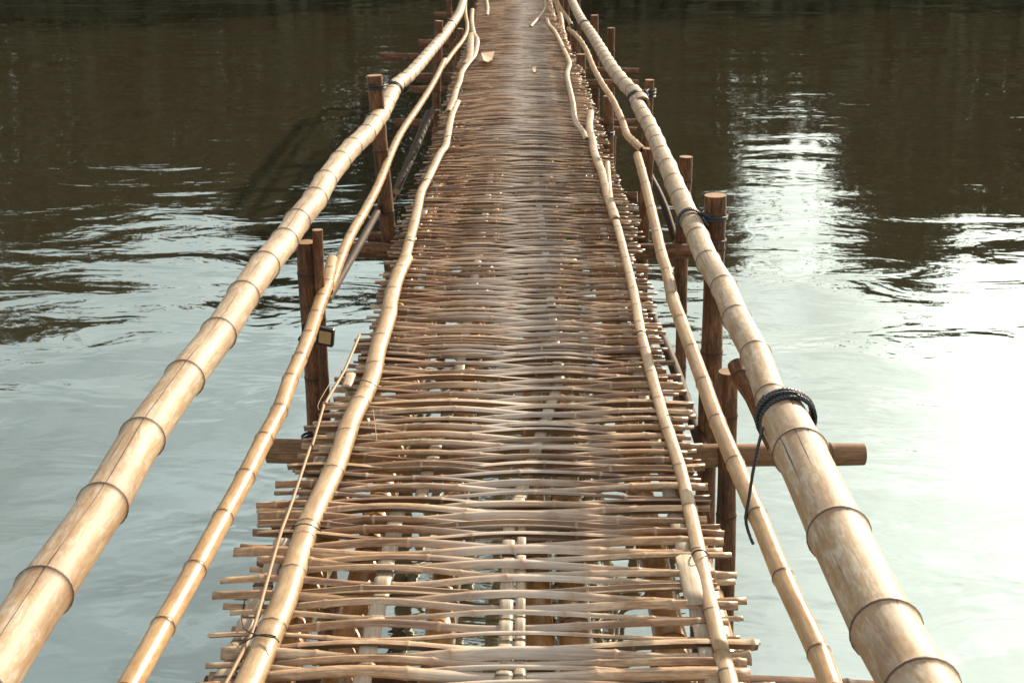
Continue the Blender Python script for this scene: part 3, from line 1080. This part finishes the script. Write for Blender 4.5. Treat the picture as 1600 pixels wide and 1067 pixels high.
# bindings where beams meet posts
for key, px, d in (('l2', (611, 392), 6.42), ('r4b', (950, 208), 9.3), ('r1', (1104, 391), 4.4), ('l1', (493, 690), 4.02)):
    c = ony(*px, d)
    lash(P[key], c, (0.05, 0.0, 1), 0.045, 3.2, 0.012, 0.005, 'rope', seed=6)

# thin cane tied along the left slat ends, and wire twists
cane = [onz(a, b, ZD + 0.035) for a, b in ((330, 1110), (353, 1067), (388, 1001), (399, 973), (417, 909), (438, 835), (456, 785), (484, 701), (487, 698), (501, 651), (506, 633))]
tube('tie_cane', cane, 0.0043, deck, M['cane'], segs=7)
cane = [onz(a, b, ZD + 0.035) for a, b in ((508, 632), (513, 622), (536, 583), (541, 573), (553, 545), (562, 523))]
tube('tie_cane', cane, 0.005, deck, M['cane'], segs=7)


def tie(pxs, z, r=0.0016, mat='wire'):
    tube('wire_tie', [onz(a, b, ZD + zz) for (a, b), zz in zip(pxs, z)], r, deck, M[mat], segs=5, step=0.01)


tie([(377, 962), (381, 980), (396, 990), (412, 993), (430, 996), (436, 1003)], [.03, .035, .05, .055, .055, .05])
tie([(374, 1006), (388, 999), (401, 992), (418, 991), (431, 994)], [.03, .045, .05, .056, .055])
tie([(383, 936), (380, 950), (378, 970)], [.02, .01, .0])
tie([(455, 826), (470, 818), (486, 820), (502, 830)], [.03, .052, .052, .035])
tie([(538, 606), (552, 600), (563, 594), (578, 597), (592, 606)], [.02, .03, .052, .052, .035])
tie([(540, 552), (530, 575), (500, 625), (498, 640), (505, 640)], [.03, .03, .03, .03, .03], 0.0012, 'cane')
tie([(1035, 651), (1044, 648), (1053, 654)], [.03, .042, .03])
tie([(583, 640), (586, 664), (589, 690)], [.03, .02, .02], 0.001, 'cane')
for (a, b), dx in (((668, 283), 11), ((702, 215), 9), ((1002, 520), 10), ((927, 210), 9), ((715, 140), 8), ((640, 378), 11), ((1094, 862), 13)):
    tie([(a - dx, b + 4), (a - dx * .6, b - 1), (a, b - 3), (a + dx * .6, b - 1), (a + dx, b + 5)], [.03, .045, .052, .045, .03], 0.0022)

# ================================================================== small loose things
# black plate with a tan panel tied to the left post
pl = empty('reflector_plate', None)
pl['label'] = 'small black plate with tan panel tied to the left post behind the thin rail'
pl['category'] = 'reflector'
pl.location = ony(497, 523, 3.93)
pl.rotation_euler = (R(8), R(9), R(-8))


def rbox(name, sx, sz, sy, parent, mat, loc, rad=0.006):
    out = []
    for cx, cz, a0 in ((1, 1, 0), (-1, 1, 90), (-1, -1, 180), (1, -1, 270)):
        for k in range(5):
            a = R(a0 + 22.5 * k)
            out.append((cx * (sx / 2 - rad) + rad * math.cos(a), cz * (sz / 2 - rad) + rad * math.sin(a)))
    n = len(out)
    V = [(x, -sy / 2, z) for x, z in out] + [(x, sy / 2, z) for x, z in out]
    Fc = [tuple(range(n)), tuple(range(2 * n - 1, n - 1, -1))] + [(k, k + n, (k + 1) % n + n, (k + 1) % n) for k in range(n)]
    o = build(name, V, Fc, [mat], parent, smooth=False)
    o.location = loc
    return o


rbox('housing', 0.108, 0.066, 0.014, pl, plain('black_plastic', (0.012, 0.010, 0.009), 0.45, 0.05), (0, 0, 0))
rbox('panel', 0.040, 0.044, 0.004, pl, plain('tan_panel', (0.36, 0.22, 0.09), 0.4, 0.1), (0.026, -0.0085, 0), 0.003)
tube('strap', [Vector((-.05, .0, -.012)), Vector((-.058, -.008, -.02)), Vector((-.062, -.004, -.032)), Vector((-.05, .01, -.03))], 0.004, pl, M['wire'], segs=6)


def chip(name, pts_px, z, label, thick=0.004, curl=0.02, cat='debris'):
    pts = [onz(a, b, ZD + z) for a, b in pts_px]
    c = sum(pts, Vector()) / len(pts)
    n = len(pts)
    V, Fc = [], []
    for lay in (0, 1):
        for k, p in enumerate(pts):
            V.append((p - c) + Vector((0, 0, curl * (k % 2) - lay * thick)))
    Fc = [tuple(range(n)), tuple(range(2 * n - 1, n - 1, -1))] + [(k, k + n, (k + 1) % n + n, (k + 1) % n) for k in range(n)]
    o = build(name, V, Fc, [plain(name + '_husk', (0.42, 0.29, 0.17), 0.7, 0.3)], None, smooth=False)
    o.location = c
    o['label'] = label
    o['category'] = cat
    return o


chip('bamboo_sheath', [(748, 96), (752, 88), (762, 85), (773, 86), (769, 92), (771, 99), (763, 97), (756, 100)], 0.05, 'torn pale bamboo sheath lying beside the left edge pole far up the deck', curl=0.03)
chip('bamboo_chip', [(832, 106), (838, 105), (838, 113), (833, 114)], 0.035, 'pale split chip lying on the middle of the far deck', curl=0.01)
